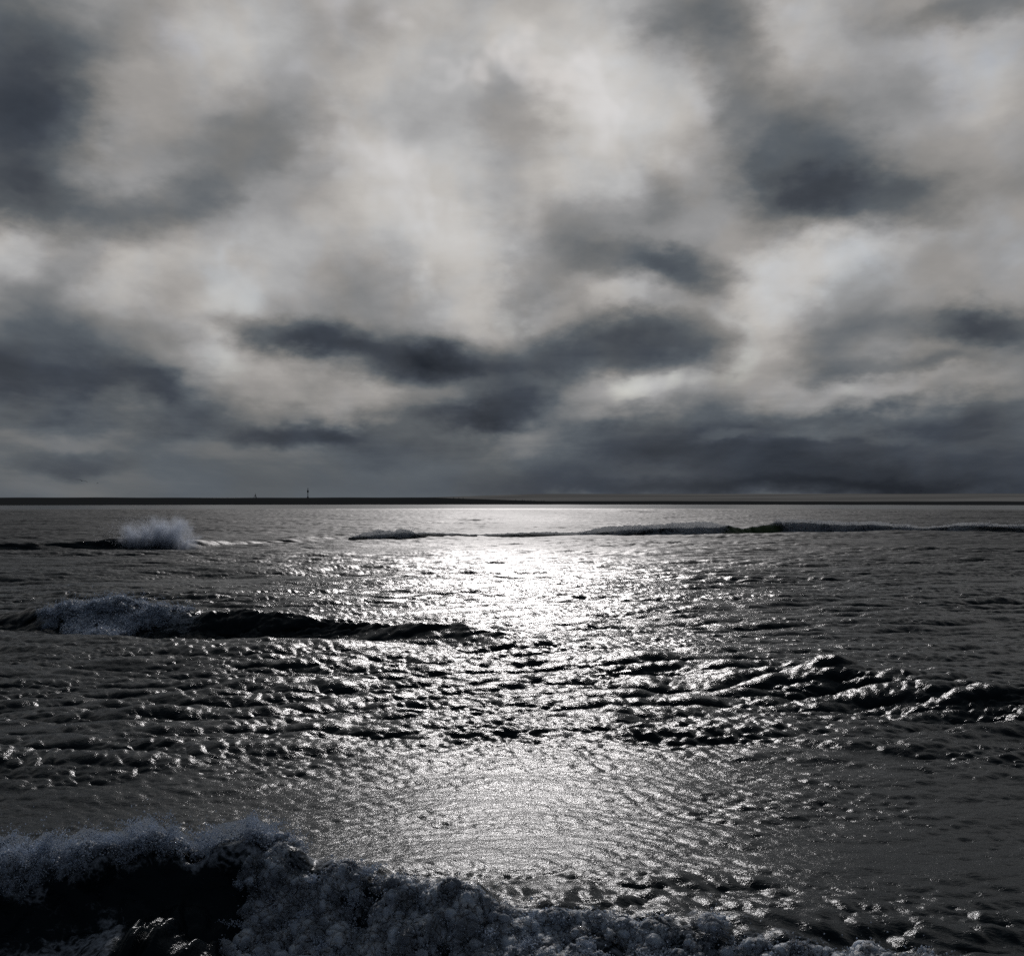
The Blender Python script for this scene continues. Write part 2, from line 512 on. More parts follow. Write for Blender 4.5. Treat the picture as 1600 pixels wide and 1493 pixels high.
# grid: range rows grow with distance, fine inside the seaward sector
r0 = np.geomspace(0.6, 8.2, 60)[:-1]
r1 = np.exp(np.arange(math.log(8.2), math.log(1500), 0.0022))
r2 = np.geomspace(1500, 30000, 120)[1:]
rows = np.concatenate([r0, r1, r2])
a_in = np.linspace(-R(28.5), R(28.5), 1020)
a_out = R(28.5) + np.geomspace(0.0015, math.pi - R(28.5), 60)
cols = np.concatenate([-a_out[::-1], a_in, a_out])
AZ, RR = np.meshgrid(cols, rows)
gx = RR * np.sin(AZ); gy = RR * np.cos(AZ)
WX, WY, WZ = water(gx, gy)
sr = np.hypot(1, 0)
a3 = 1 - sstep(50, 130, RR)
calm = sstep(CALM_FAR[0], CALM_FAR[1], RR)
a2 = (1 - sstep(500, 1000, RR))
patch = 1 + .5 * fbm(gx / (5 + RR * .12), gy / (5 + RR * .12) * 1.5, 3, 91)
sig2 = (0.032 ** 2 + (1 - a3) * 0.19 ** 2 * patch + (1 - a2) * .06 ** 2) * (1 - .97 * calm)
rough = np.sqrt(np.sqrt(2 * np.clip(sig2, .0004, 1)))

# residual foam lace around the near breaker and behind far ones
foam = np.zeros_like(RR)
A_, d_, p_, t_ = ridge(RIDGES[4], AZ, RR, gx, gy, 4)
foam += np.exp(-(d_ / .6) ** 2) * .55 * sstep(pix_az(340), pix_az(520), AZ)
foam += np.exp(-((d_ + .1) / .3) ** 2) * .6 * (1 - sstep(pix_az(420), pix_az(560), AZ))
foam += np.exp(-((d_ + 1.0) / .45) ** 2) * .72 * (1 - sstep(pix_az(180), pix_az(420), AZ))
foam += np.exp(-((d_ + .9) / .9) ** 2) * .22
foam += np.exp(-((d_ + .9) / .6) ** 2) * .36 * sstep(pix_az(500), pix_az(800), AZ)
foam += np.exp(-((d_ + 1.6) / .6) ** 2) * .6 * (1 - sstep(pix_az(60), pix_az(150), AZ))
A_, d_, p_, t_ = ridge(RIDGES[1], AZ, RR, gx, gy, 1)
foam += np.exp(-((d_ + .4) / 1.6) ** 2) * .8 * sstep(pix_az(10), pix_az(70), AZ) * (1 - sstep(pix_az(280), pix_az(380), AZ))
A_, d_, p_, t_ = ridge(RIDGES[0], AZ, RR, gx, gy, 0)
foam += np.exp(-((d_ + 1.5) / 2.5) ** 2) * .75 * np.clip(A_ / .6, 0, 1) * sstep(pix_az(545), pix_az(640), AZ)
A0, d0 = A_, d_
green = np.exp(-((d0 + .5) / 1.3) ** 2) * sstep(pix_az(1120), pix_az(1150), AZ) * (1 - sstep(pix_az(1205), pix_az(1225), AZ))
foam *= 1 - green
foam = np.clip(foam, 0, .78) * (1 - .8 * np.exp(-((RR - 9.6) / .45) ** 2) * sstep(pix_az(170), pix_az(215), AZ) * (1 - sstep(pix_az(330), pix_az(370), AZ)))

nr, nc = RR.shape
idx = np.arange(nr * nc).reshape(nr, nc)
quads = np.stack([idx[:-1, :-1], idx[:-1, 1:], idx[1:, 1:], idx[1:, :-1]], -1).reshape(-1, 4)[:, ::-1]


# ------------------------------------------------------------------ materials
def new_mat(name):
    m = bpy.data.materials.new(name)
    m.use_nodes = True
    t = m.node_tree
    return m, t, t.nodes['Principled BSDF']


def water_mat():
    m, t, p = new_mat("sea_water")
    L = t.links
    geo = N(t, 'ShaderNodeNewGeometry')
    at = N(t, 'ShaderNodeAttribute', attribute_name='rough')
    fo = N(t, 'ShaderNodeAttribute', attribute_name='foam')
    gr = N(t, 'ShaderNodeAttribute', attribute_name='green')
    p.inputs['IOR'].default_value = 1.215
    p.inputs['Specular Tint'].default_value = (0.72, 0.88, 1.0, 1)

    def noise(scale, detail, st=(1, 1, 1), rough=.5):
        mp = N(t, 'ShaderNodeMapping')
        mp.inputs['Scale'].default_value = st
        L.new(geo.outputs['Position'], mp.inputs[0])
        n = N(t, 'ShaderNodeTexNoise')
        n.inputs['Scale'].default_value = scale
        n.inputs['Detail'].default_value = detail
        n.inputs['Roughness'].default_value = rough
        L.new(mp.outputs[0], n.inputs['Vector'])
        return n.outputs['Fac']
    b1 = N(t, 'ShaderNodeBump')
    b1.inputs['Strength'].default_value = 1.0
    b1.inputs['Distance'].default_value = 0.019
    L.new(noise(8.0, 5, (.75, 1.25, 1), .62), b1.inputs['Height'])
    b2 = N(t, 'ShaderNodeBump')
    b2.inputs['Strength'].default_value = 1.0
    b2.inputs['Distance'].default_value = 0.006
    L.new(noise(26.0, 3, (.8, 1.2, 1), .6), b2.inputs['Height'])
    L.new(b1.outputs[0], b2.inputs['Normal'])
    L.new(b2.outputs[0], p.inputs['Normal'])
    # lace foam
    vo = N(t, 'ShaderNodeTexVoronoi', feature='DISTANCE_TO_EDGE')
    vo.inputs['Scale'].default_value = 7.0
    wv = N(t, 'ShaderNodeTexNoise')
    wv.inputs['Scale'].default_value = 3.0
    wv.inputs['Detail'].default_value = 7
    L.new(geo.outputs['Position'], wv.inputs['Vector'])
    wp = VM(t, 'ADD', geo.outputs['Position'], VM(t, 'MULTIPLY', wv.outputs['Color'], (.9, .9, .9)))
    L.new(wp, vo.inputs['Vector'])
    lace = M(t, 'SUBTRACT', 1.0, M(t, 'MULTIPLY', vo.outputs[0], 3.2), clamp=True)
    nz = noise(4.0, 8, (.6, 1.4, 1), .72)
    mask = M(t, 'ADD', M(t, 'MULTIPLY', lace, .16), M(t, 'ADD', nz, .08))
    thr = M(t, 'SUBTRACT', 1.25, M(t, 'MULTIPLY', fo.outputs['Fac'], .95))
    f = N(t, 'ShaderNodeMapRange', interpolation_type='SMOOTHSTEP')
    f.inputs['From Min'].default_value = 0.0
    f.inputs['From Max'].default_value = 0.35
    L.new(M(t, 'SUBTRACT', mask, thr), f.inputs['Value'])
    mx = N(t, 'ShaderNodeMix', data_type='RGBA')
    mx.inputs['A'].default_value = (0.0025, 0.0048, 0.0055, 1)
    mx.inputs['B'].default_value = (.42, .46, .52, 1)
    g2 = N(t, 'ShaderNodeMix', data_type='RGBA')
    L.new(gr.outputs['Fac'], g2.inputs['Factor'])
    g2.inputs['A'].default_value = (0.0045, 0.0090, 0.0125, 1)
    g2.inputs['B'].default_value = (0.075, 0.115, 0.045, 1)  # backlit glow of the thin crest, painted into the base colour
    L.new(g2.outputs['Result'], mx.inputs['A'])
    L.new(f.outputs[0], mx.inputs['Factor'])
    L.new(mx.outputs['Result'], p.inputs['Base Color'])
    rr_ = M(t, 'ADD', at.outputs['Fac'], M(t, 'MULTIPLY', f.outputs[0], .25), clamp=True)
    L.new(rr_, p.inputs['Roughness'])
    return m


def foam_mat(name, col, scale=30.0, dist=.02, glow=.12, dark=.4):
    m, t, p = new_mat(name)
    L = t.links
    geo = N(t, 'ShaderNodeNewGeometry')
    n = N(t, 'ShaderNodeTexNoise')
    n.inputs['Scale'].default_value = scale
    n.inputs['Detail'].default_value = 6
    n.inputs['Roughness'].default_value = .68
    L.new(geo.outputs['Position'], n.inputs['Vector'])
    v = N(t, 'ShaderNodeTexVoronoi')
    v.inputs['Scale'].default_value = scale * 1.3
    L.new(geo.outputs['Position'], v.inputs['Vector'])
    h = M(t, 'SUBTRACT', n.outputs['Fac'], M(t, 'MULTIPLY', v.outputs['Distance'], .35))
    b = N(t, 'ShaderNodeBump')
    b.inputs['Strength'].default_value = 1.0
    b.inputs['Distance'].default_value = dist
    L.new(h, b.inputs['Height'])
    L.new(b.outputs[0], p.inputs['Normal'])
    n2 = N(t, 'ShaderNodeTexNoise')
    n2.inputs['Scale'].default_value = scale * .22
    n2.inputs['Detail'].default_value = 5
    L.new(geo.outputs['Position'], n2.inputs['Vector'])
    cr = N(t, 'ShaderNodeMapRange', interpolation_type='SMOOTHSTEP')
    cr.inputs['From Min'].default_value = .38
    cr.inputs['From Max'].default_value = .70
    L.new(n2.outputs['Fac'], cr.inputs['Value'])
    mx = N(t, 'ShaderNodeMix', data_type='RGBA')
    mx.inputs['A'].default_value = tuple(c * dark for c in col) + (1,)
    mx.inputs['B'].default_value = tuple(col) + (1,)
    L.new(cr.outputs[0], mx.inputs['Factor'])
    L.new(mx.outputs['Result'], p.inputs['Base Color'])
    p.inputs['Roughness'].default_value = .38
    p.inputs['IOR'].default_value = 1.33
    if dist:
        p.inputs['Subsurface Weight'].default_value = .85
        p.inputs['Subsurface Scale'].default_value = dist * 2.0
        p.inputs['Subsurface Radius'].default_value = (.9, 1.0, 1.1)
    tr = N(t, 'ShaderNodeBsdfTranslucent')
    L.new(mx.outputs['Result'], tr.inputs['Color'])
    ms = N(t, 'ShaderNodeMixShader')
    ms.inputs[0].default_value = glow
    L.new(p.outputs[0], ms.inputs[1]); L.new(tr.outputs[0], ms.inputs[2])
    if dist == 0:
        L.new(ms.outputs[0], t.nodes['Material Output'].inputs[0])
        return m
    # thin foam is torn into holes and lets the dark water through
    at = N(t, 'ShaderNodeAttribute', attribute_name='dens')
    n3 = N(t, 'ShaderNodeTexNoise')
    n3.inputs['Scale'].default_value = scale * .55
    n3.inputs['Detail'].default_value = 7
    n3.inputs['Roughness'].default_value = .7
    L.new(geo.outputs['Position'], n3.inputs['Vector'])
    al = N(t, 'ShaderNodeMapRange', interpolation_type='SMOOTHSTEP')
    al.inputs['From Min'].default_value = .62
    al.inputs['From Max'].default_value = 1.02
    L.new(M(t, 'ADD', n3.outputs['Fac'], M(t, 'MULTIPLY', at.outputs['Fac'], .75)), al.inputs['Value'])
    tp = N(t, 'ShaderNodeBsdfTransparent')
    m2 = N(t, 'ShaderNodeMixShader')
    L.new(al.outputs[0], m2.inputs[0]); L.new(tp.outputs[0], m2.inputs[1]); L.new(ms.outputs[0], m2.inputs[2])
    L.new(m2.outputs[0], t.nodes['Material Output'].inputs[0])
    return m


def plain(name, col, rough=.8):
    m, t, p = new_mat(name)
    n = N(t, 'ShaderNodeTexNoise')
    n.inputs['Scale'].default_value = 3.0
    n.inputs['Detail'].default_value = 4
    mx = N(t, 'ShaderNodeMix', data_type='RGBA')
    mx.inputs['A'].default_value = tuple(c * .7 for c in col) + (1,)
    mx.inputs['B'].default_value = tuple(c * 1.2 for c in col) + (1,)
    p.inputs['Specular IOR Level'].default_value = 0.0
    t.links.new(n.outputs['Fac'], mx.inputs['Factor'])
    t.links.new(mx.outputs['Result'], p.inputs['Base Color'])
    p.inputs['Roughness'].default_value = rough
    return m


MAT_WATER = water_mat()
MAT_FOAM = foam_mat("foam", (.70, .78, .90), 26.0, .022, .12, .30)
MAT_FOAM_FAR = foam_mat("foam_far", (.86, .88, .92), 6.0, .08, .65, .9)
MAT_SPRAY = foam_mat("spray", (.76, .84, .95), 30.0, .0, .45, .8)
MAT_MIST = foam_mat("mist", (.93, .95, .98), 30.0, .0, .8, .9)


def mist_mat(name, density, scale, stretch, col=(.84, .90, 1.0), g=.45, step=.2):
    m = bpy.data.materials.new(name)
    m.use_nodes = True
    t = m.node_tree
    t.nodes.clear()
    L = t.links
    tc = N(t, 'ShaderNodeTexCoord')
    at = tc.outputs['Object']
    mp = N(t, 'ShaderNodeMapping')
    mp.inputs['Scale'].default_value = stretch
    L.new(at, mp.inputs[0])
    n = N(t, 'ShaderNodeTexNoise')
    n.inputs['Scale'].default_value = scale
    n.inputs['Detail'].default_value = 4
    n.inputs['Roughness'].default_value = .62
    L.new(mp.outputs[0], n.inputs['Vector'])
    v = N(t, 'ShaderNodeVolumePrincipled')
    v.inputs['Color'].default_value = tuple(col) + (1,)
    v.inputs['Anisotropy'].default_value = g
    L.new(v.outputs[0], N(t, 'ShaderNodeOutputMaterial').inputs['Volume'])
    m['density'] = density
    m.cycles.volume_step_rate = step
    return m, t, n.outputs['Fac'], v, tc


MAT_LAND = plain("dark_shore", (.034, .037, .039))
MAT_SAND = plain("wet_sand", (.19, .19, .185), .9)
_n = next(n for n in MAT_SAND.node_tree.nodes if n.type == 'TEX_NOISE')
_mp = MAT_SAND.node_tree.nodes.new('ShaderNodeMapping')
_tc = MAT_SAND.node_tree.nodes.new('ShaderNodeNewGeometry')
_mp.inputs['Scale'].default_value = (.0006, .012, .25)
MAT_SAND.node_tree.links.new(_tc.outputs['Position'], _mp.inputs[0])
MAT_SAND.node_tree.links.new(_mp.outputs[0], _n.inputs['Vector'])
for _m in MAT_SAND.node_tree.nodes:
    if _m.type == 'MIX':
        _m.inputs['A'].default_value = (.05, .05, .05, 1)
        _m.inputs['B'].default_value = (.36, .36, .35, 1)
MAT_POST = plain("hazed_post", (.11, .115, .12))  # mid grey, so the colour itself carries the distance haze
MAT_GULL = plain("gull_feathers", (.10, .11, .12))

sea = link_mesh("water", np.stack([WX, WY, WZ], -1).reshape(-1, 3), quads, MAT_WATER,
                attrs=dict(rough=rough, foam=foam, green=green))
tag(sea, "dark choppy sea with silver sun glitter", kind='structure')
del quads, WX, WY, WZ, gx, gy


# ------------------------------------------------------------------ foam bodies
def normals(P):
    du = np.gradient(P, axis=1); dv = np.gradient(P, axis=0)
    n = np.cross(du, dv)
    n /= np.maximum(np.linalg.norm(n, axis=-1, keepdims=True), 1e-9)
    return n


def foam_body(name, label, cat, xr, rrange, shape, thick, mask_fn, bumps, mat, seed, follow=None, drift=0.0):
    """xr = frame x range, rrange = range of distances relative to ridge `follow`; a lumpy shell lying on the sea"""
    nu, nv = shape
    az = np.linspace(pix_az(xr[0]), pix_az(xr[1]), nu)
    q = np.linspace(rrange[0], rrange[1], nv)
    A2, Q = np.meshgrid(az, q)
    if follow is not None:
        r_ = RIDGES[follow]
        base = np.interp(A2, r_['g'], r_['Ds'])
        rr = base + Q
    else:
        rr = Q
    x = rr * np.sin(A2); y = rr * np.cos(A2)
    X, Y, Z_ = water(x, y)
    mask = mask_fn(A2, Q, x, y)
    P = np.stack([X, Y, Z_], -1)
    # follow the broad shape only (smooth the wavelets)
    n = normals(P)
    n[..., 2] = np.abs(n[..., 2])
    P[..., 2] += (mask - .12) * thick * (1 + 1.0 * fbm(x / (thick * 5), y / (thick * 5), 3, seed + 2))
    for (s, k) in bumps:
        n = normals(P)
        if n[nv // 2, nu // 2, 2] < 0 and n[..., 2].mean() < 0:
            n = -n
        u = x / s + .55 * perlin(x / s * 1.4, y / s * 1.4, seed + 3); v = (y + Z_ * .8) / s * .9 + .55 * perlin(x / s * 2, y / s * 2, seed + 4)
        w = worley(u, v, seed)
        cap = .12 if s > .3 else .05
        rg = (1 - np.abs(perlin(u * .8, v * .8, seed + 6)) * 1.6) ** 3
        rg2 = (1 - np.abs(perlin(u * 1.9 + 4, v * 1.9, seed + 7)) * 1.6) ** 3
        w = cap * (1 - np.clip(w, 0, 1.1) ** 2) + .55 * rg + .30 * rg2 + .30 * perlin(u * 2.1, v * 2.1, seed + 5)
        seed += 11
        amp = (.45 + .9 * np.clip(.5 + fbm(x / s / 3, y / s / 3, 2, seed), 0, 1.4))
        P = P + n * (w * k * amp * np.clip(mask * 1.3, 0, 1))[..., None]
    keep = (mask[:-1, :-1] > .03) & (mask[1:, 1:] > .03) & (mask[:-1, 1:] > .03) & (mask[1:, :-1] > .03)
    ii = np.arange(nu * nv).reshape(nv, nu)
    q4 = np.stack([ii[:-1, :-1], ii[:-1, 1:], ii[1:, 1:], ii[1:, :-1]], -1)[keep]
    used = np.unique(q4)
    remap = np.full(nu * nv, -1); remap[used] = np.arange(len(used))
    PV = P.reshape(-1, 3)
    ob = link_mesh(name, PV[used], remap[q4], mat, attrs=dict(dens=mask.reshape(-1)[used]))
    tag(ob, label, cat, kind='stuff')
    return PV[used], mask.reshape(-1)[used]


OCT_V = np.array([(1, 0, 0), (-1, 0, 0), (0, 1, 0), (0, -1, 0), (0, 0, 1), (0, 0, -1)], float)
OCT_F = np.array([(0, 2, 4), (2, 1, 4), (1, 3, 4), (3, 0, 4), (2, 0, 5), (1, 2, 5), (3, 1, 5), (0, 3, 5)])


def droplets(name, label, cat, pts, rad, mat, seed):
    rng = np.random.default_rng(seed)
    n = len(pts)
    st = 1 + rng.random((n, 1, 3)) * .8
    V = pts[:, None, :] + OCT_V[None] * (rad[:, None, None] * st)
    Fc = OCT_F[None] + (np.arange(n) * 6)[:, None, None]
    ob = link_mesh(name, V.reshape(-1, 3), Fc.reshape(-1, 3), mat)
    tag(ob, label, cat, kind='stuff')
    return ob


def rag(x, y, s, seed, k=.6):
    return k * fbm(x / s, y / s, 4, seed, .6)


# near breaker: rolling foam in the middle foreground
def m_near(A2, Q, x, y):
    u0 = sstep(pix_az(350), pix_az(420), A2 - .045 * sstep(-.5, .1, Q) + .05 * fbm(Q * 3.5, A2 * 9, 4, 5))
    front = sstep(-2.9, -2.3, Q)
    top = np.interp(A2, px([350, 420, 560, 700, 850, 1000, 1300, 1700]), [-.22, -.12, -.10, -.12, -.12, -.08, .0, .05])
    back = 1 - sstep(top - .35, top + .30, Q)
    solid = np.interp(A2, px([350, 700, 900, 1050, 1250, 1500]), [.88, .80, .62, .46, .36, .30])
    m = sstep(.1, .6, u0 + .35 * fbm(x / .3, y / .2, 3, 23)) * front * back * (solid * .85 + rag(x, y, .45, 21, 1.6) + rag(x, y, .12, 22, .7))
    return np.clip(m, 0, 1.15)


pn, mn = foam_body("breaker_foam", "thick tumbling white foam rolling across the bottom middle of the sea", "foam", (345, 1640), (-2.9, .6), (1500, 420),
                   .10, m_near, [(.40, .07), (.20, .06), (.10, .045), (.05, .026), (.026, .012)], MAT_FOAM, 30, follow=4)


# near breaker: spray curtain on the crest at the left
def m_crest(A2, Q, x, y):
    lo = np.interp(A2, px([-60, 120, 200, 300, 420, 500]), [-.30, -.24, -.17, -.10, -.06, -.02])
    lo = lo + .22 * fbm(x / .35, y * 0, 4, 35) + .08 * fbm(x / .06, y * 0, 3, 36)
    hi = np.interp(A2, px([-60, 260, 420, 500]), [.30, .28, .16, .05])
    end = 1 - sstep(pix_az(430), pix_az(520), A2)
    m = sstep(lo - .12, lo + .12, Q) * (1 - sstep(hi - .1, hi + .2, Q)) * end
    return np.clip(m * (.50 + rag(x, y, .30, 31, 1.7) + rag(x, y, .09, 32, .8)), 0, 1.1)


pc, mc = foam_body("crest_foam", "broken white foam along the dark wave crest at lower left", "foam", (-80, 530), (-1.3, .6), (800, 260),
                   .06, m_crest, [(.26, .07), (.12, .05), (.06, .03), (.03, .012)], MAT_FOAM, 60, follow=4)


# second breaker, foam patch
def m_mid(A2, Q, x, y):
    lo = np.interp(A2, px([40, 80, 130, 180, 260, 320, 400]), [-.6, -2.0, -2.4, -2.2, -1.0, -.3, .1])
    hi = np.interp(A2, px([40, 110, 180, 260, 320, 400]), [.0, .55, .9, .7, .5, .6])
    e = sstep(pix_az(30), pix_az(140), A2) * (1 - sstep(pix_az(210), pix_az(410), A2))
    lo = lo + .9 * fbm(x / 1.2, y * 0, 4, 45)
    hi = hi + .5 * fbm(x / 1.0, y * 0, 4, 46)
    m = sstep(lo - .7, lo + .7, Q) * (1 - sstep(hi - .6, hi + .6, Q)) * e
    return np.clip(m * (.66 + rag(x, y, 1.3, 41, 2.6) + rag(x, y, .3, 42, 1.2)), 0, 1.1)


pm, mm = foam_body("whitewater", "bluish patch of whitewater tumbling off the wave at middle left", "foam", (20, 420), (-3.2, 1.6), (800, 320),
                   .14, m_mid, [(.7, .09), (.34, .08), (.17, .055), (.08, .03)], MAT_FOAM, 90, follow=1)


# far breaker line
def m_far(A2, Q, x, y):
    den = np.interp(A2, px([548, 590, 630, 660, 700, 900, 1000, 1115, 1140, 1200, 1230, 1400, 1600, 1700]),
                    [0, .9, .6, .0, .0, .0, .7, .6, .0, .0, .7, .45, .3, .3])
    m = sstep(-2.0, -.3, Q) * (1 - sstep(.2, .9, Q))
    return np.clip(.8 * m * (.35 * (den > .02) + .65 * den + rag(x, y, 2.6, 51, 1.0) * (den > .02)), 0, 1.1)


pf, mf = foam_body("surf_line_foam", "long pale line of surf breaking far out below the horizon", "foam", (540, 1660), (-3.4, 1.8), (1400, 60),
                   .06, m_far, [(.7, .03), (.35, .03)], MAT_FOAM_FAR, 120, follow=0)


# inner surf step in front of the green wave, right
def m_far2(A2, Q, x, y):
    m = np.exp(-((Q - 0) / 1.2) ** 2) * sstep(pix_az(1120), pix_az(1150), A2)
    return np.clip(m * (.62 + rag(x, y, 2.5, 55, 1.3)), 0, 1.0)


# spray ------------------------------------------------------------------
rng = np.random.default_rng(4)


def throw(P, mk, n, up, out, thr=.3, bias=None):
    w = np.where(mk > thr, 1.0, 0.0)
    if bias is not None:
        w = w * bias(P)
    w = w / w.sum()
    i = rng.choice(len(P), n, p=w)
    p = P[i].copy()
    p[:, 2] += rng.exponential(up, n)
    p[:, 0] += rng.normal(0, out, n)
    p[:, 1] += rng.normal(0, out, n)
    return p


d1 = np.concatenate([throw(pn, mn, 52000, .012, .012), throw(pn, mn, 9000, .045, .03)])
d2 = np.concatenate([throw(pc, mc, 16000, .05, .045), throw(pc, mc, 14000, .015, .02)])
plume = []
for k in range(200):
    c = throw(pc, mc, 1, .02, .02)[0] if k < 70 else throw(pn, mn, 1, .01, .01, bias=lambda P: (P[:, 0] < 1.2) * 1.0)[0]
    hgt = rng.uniform(.05, .22) if k < 70 else rng.uniform(.03, .13)
    nn = 160
    t_ = rng.random(nn)
    plume.append(np.stack([c[0] + (t_ * rng.normal(0, .12)) + rng.normal(0, .02, nn) * (1 + t_), c[1] + rng.normal(0, .03, nn),
                           c[2] + t_ * hgt + rng.normal(0, .01, nn)], -1))
d2 = np.concatenate([d2] + plume)
droplets("near_spray", "fine droplets flung off the two foam masses at lower left", "spray", np.concatenate([d1, d2]),
         rng.uniform(.0016, .006, len(d1) + len(d2)) * (1 + (rng.random(len(d1) + len(d2)) < .02) * 1.2), MAT_SPRAY, 5)
d3 = np.concatenate([throw(pm, mm, 9000, .07, .07), throw(pm, mm, 16000, .02, .03)])
droplets("wave_spray", "droplets hanging over the bluish whitewater patch at middle left", "spray", d3, rng.uniform(.006, .016, len(d3)), MAT_SPRAY, 6)
d4 = throw(pf, mf, 5000, .17, .22, bias=lambda P: .15 + np.clip(.5 + 1.6 * fbm(P[:, 0] / 3.0, P[:, 0] * 0, 4, 77), 0, 2) ** 2)
droplets("surf_spray", "mist of droplets along the far line of surf", "spray", d4, rng.uniform(.012, .036, len(d4)), MAT_MIST, 7)

def soft(t, val, a, b, lo=0.0, hi=1.0):
    mr = N(t, 'ShaderNodeMapRange', interpolation_type='SMOOTHSTEP')
    for k_, v_ in (('From Min', a), ('From Max', b), ('To Min', lo), ('To Max', hi)):
        mr.inputs[k_].default_value = v_
    t.links.new(val, mr.inputs['Value'])
    return mr.outputs[0]


def mist_band(name, label, follow, xr, q, height, density, scale, step, thick_fn, seed, g=.45):
    """closed band of airborne water following a crest; its outline is cut to jets and gaps along its length"""
    r_ = RIDGES[follow]
    nu, nv = 900, 9
    az = np.linspace(pix_az(xr[0]), pix_az(xr[1]), nu)
    D = np.interp(az, r_['g'], r_['Ds'])
    x = D * np.sin(az); y = D * np.cos(az)
    _, _, z = water(x, y)
    # crest position wobble as in ridge()
    D = D + r_['wob'] * perlin(x / r_['ws'], x * 0 + follow * 3.3, 40 + follow)
    X0, Y0, Z0 = water(D * np.sin(az), D * np.cos(az))
    ker_ = np.hanning(15); ker_ /= ker_.sum()
    Z0 = np.convolve(np.pad(Z0, 7, mode='edge'), ker_, 'valid')
    H = height * thick_fn(az) * np.clip(.7 + .5 * fbm(az * D / (height * 6), az * 0, 3, seed) + .45 * fbm(az * D / (height * .7), az * 0, 4, seed + 5, .7), .15, 1.6)
    prof = [(-1, -.35), (-.95, .25), (-.6, .75), (-.2, 1.0), (.25, .9), (.7, .5), (1, -.05), (1, -.35)]
    V = []
    for (a, b) in prof:
        rr = D + q[0] + (a + 1) / 2 * (q[1] - q[0])
        V.append(np.stack([rr * np.sin(az), rr * np.cos(az), Z0 + b * H - .02], -1))
    V = np.stack(V, 1)
    k = len(prof)
    Fc = []
    for i in range(nu - 1):
        for j in range(k):
            j2 = (j + 1) % k
            Fc.append((i * k + j, i * k + j2, (i + 1) * k + j2, (i + 1) * k + j))
    m, t, nf, vol, tc = mist_mat(name + "_air", density, scale, (1, 1, .55), g=g, step=step, col=(.84, .90, 1.0) if height < .5 else (.98, .98, 1.0))
    d = M(t, 'MULTIPLY', soft(t, nf, .47, .70), density)
    t.links.new(d, vol.inputs['Density'])
    ob = link_mesh(name, V.reshape(-1, 3), np.array(Fc), m)
    tag(ob, label, "spray", kind='stuff')
    return ob


mist_band("crest_mist", "pale veil of mist blown off the crest at lower left", 4, (-80, 430), (-.25, .50), .20, 4.0, 11.0, .03,
          lambda a: 1 - sstep(pix_az(220), pix_az(430), a) * .99, 301)
mist_band("surf_mist", "pale ragged band of spray above the far surf line", 0, (545, 1700), (-1.5, .9), 1.0, 5.0, 1.5, .01,
          lambda a: np.interp(a, px([548, 585, 630, 670, 800, 900, 1000, 1110, 1140, 1195, 1230, 1400, 1600]),
                              [.0, .9, .7, .25, .35, .5, 1.0, .8, .12, .12, .8, .6, .45]), 311, g=.7)

# tall burst at the far left breaker
az_b = pix_az(246)
cx, cy = 92.5 * math.sin(az_b), 92.5 * math.cos(az_b)
n = 9000
th = rng.normal(0, .62, n)
jets = rng.normal(0, .8, 40)
th = np.where(rng.random(n) < .55, jets[rng.integers(0, 40, n)] + rng.normal(0, .05, n), th)
rad_ = 2.4 * rng.random(n) ** 1.15 * (1 - .10 * np.abs(th)) * (1 + .15 * perlin(th * 4, th * 0 + 1, 9))
bx = cx - .4 + np.sin(th) * rad_ * 1.15 + rng.normal(0, 1.25, n)
bz = .1 + np.cos(th) * rad_ * 1.0 + rng.normal(0, .16, n)
by = cy + rng.normal(0, .6, n)
bz = np.maximum(bz, .02)
droplets("spray_burst", "tall fan of spray bursting from a far wave at left", "spray", np.stack([bx, by, bz], -1),
         rng.uniform(.007, .022, n), MAT_MIST, 8)


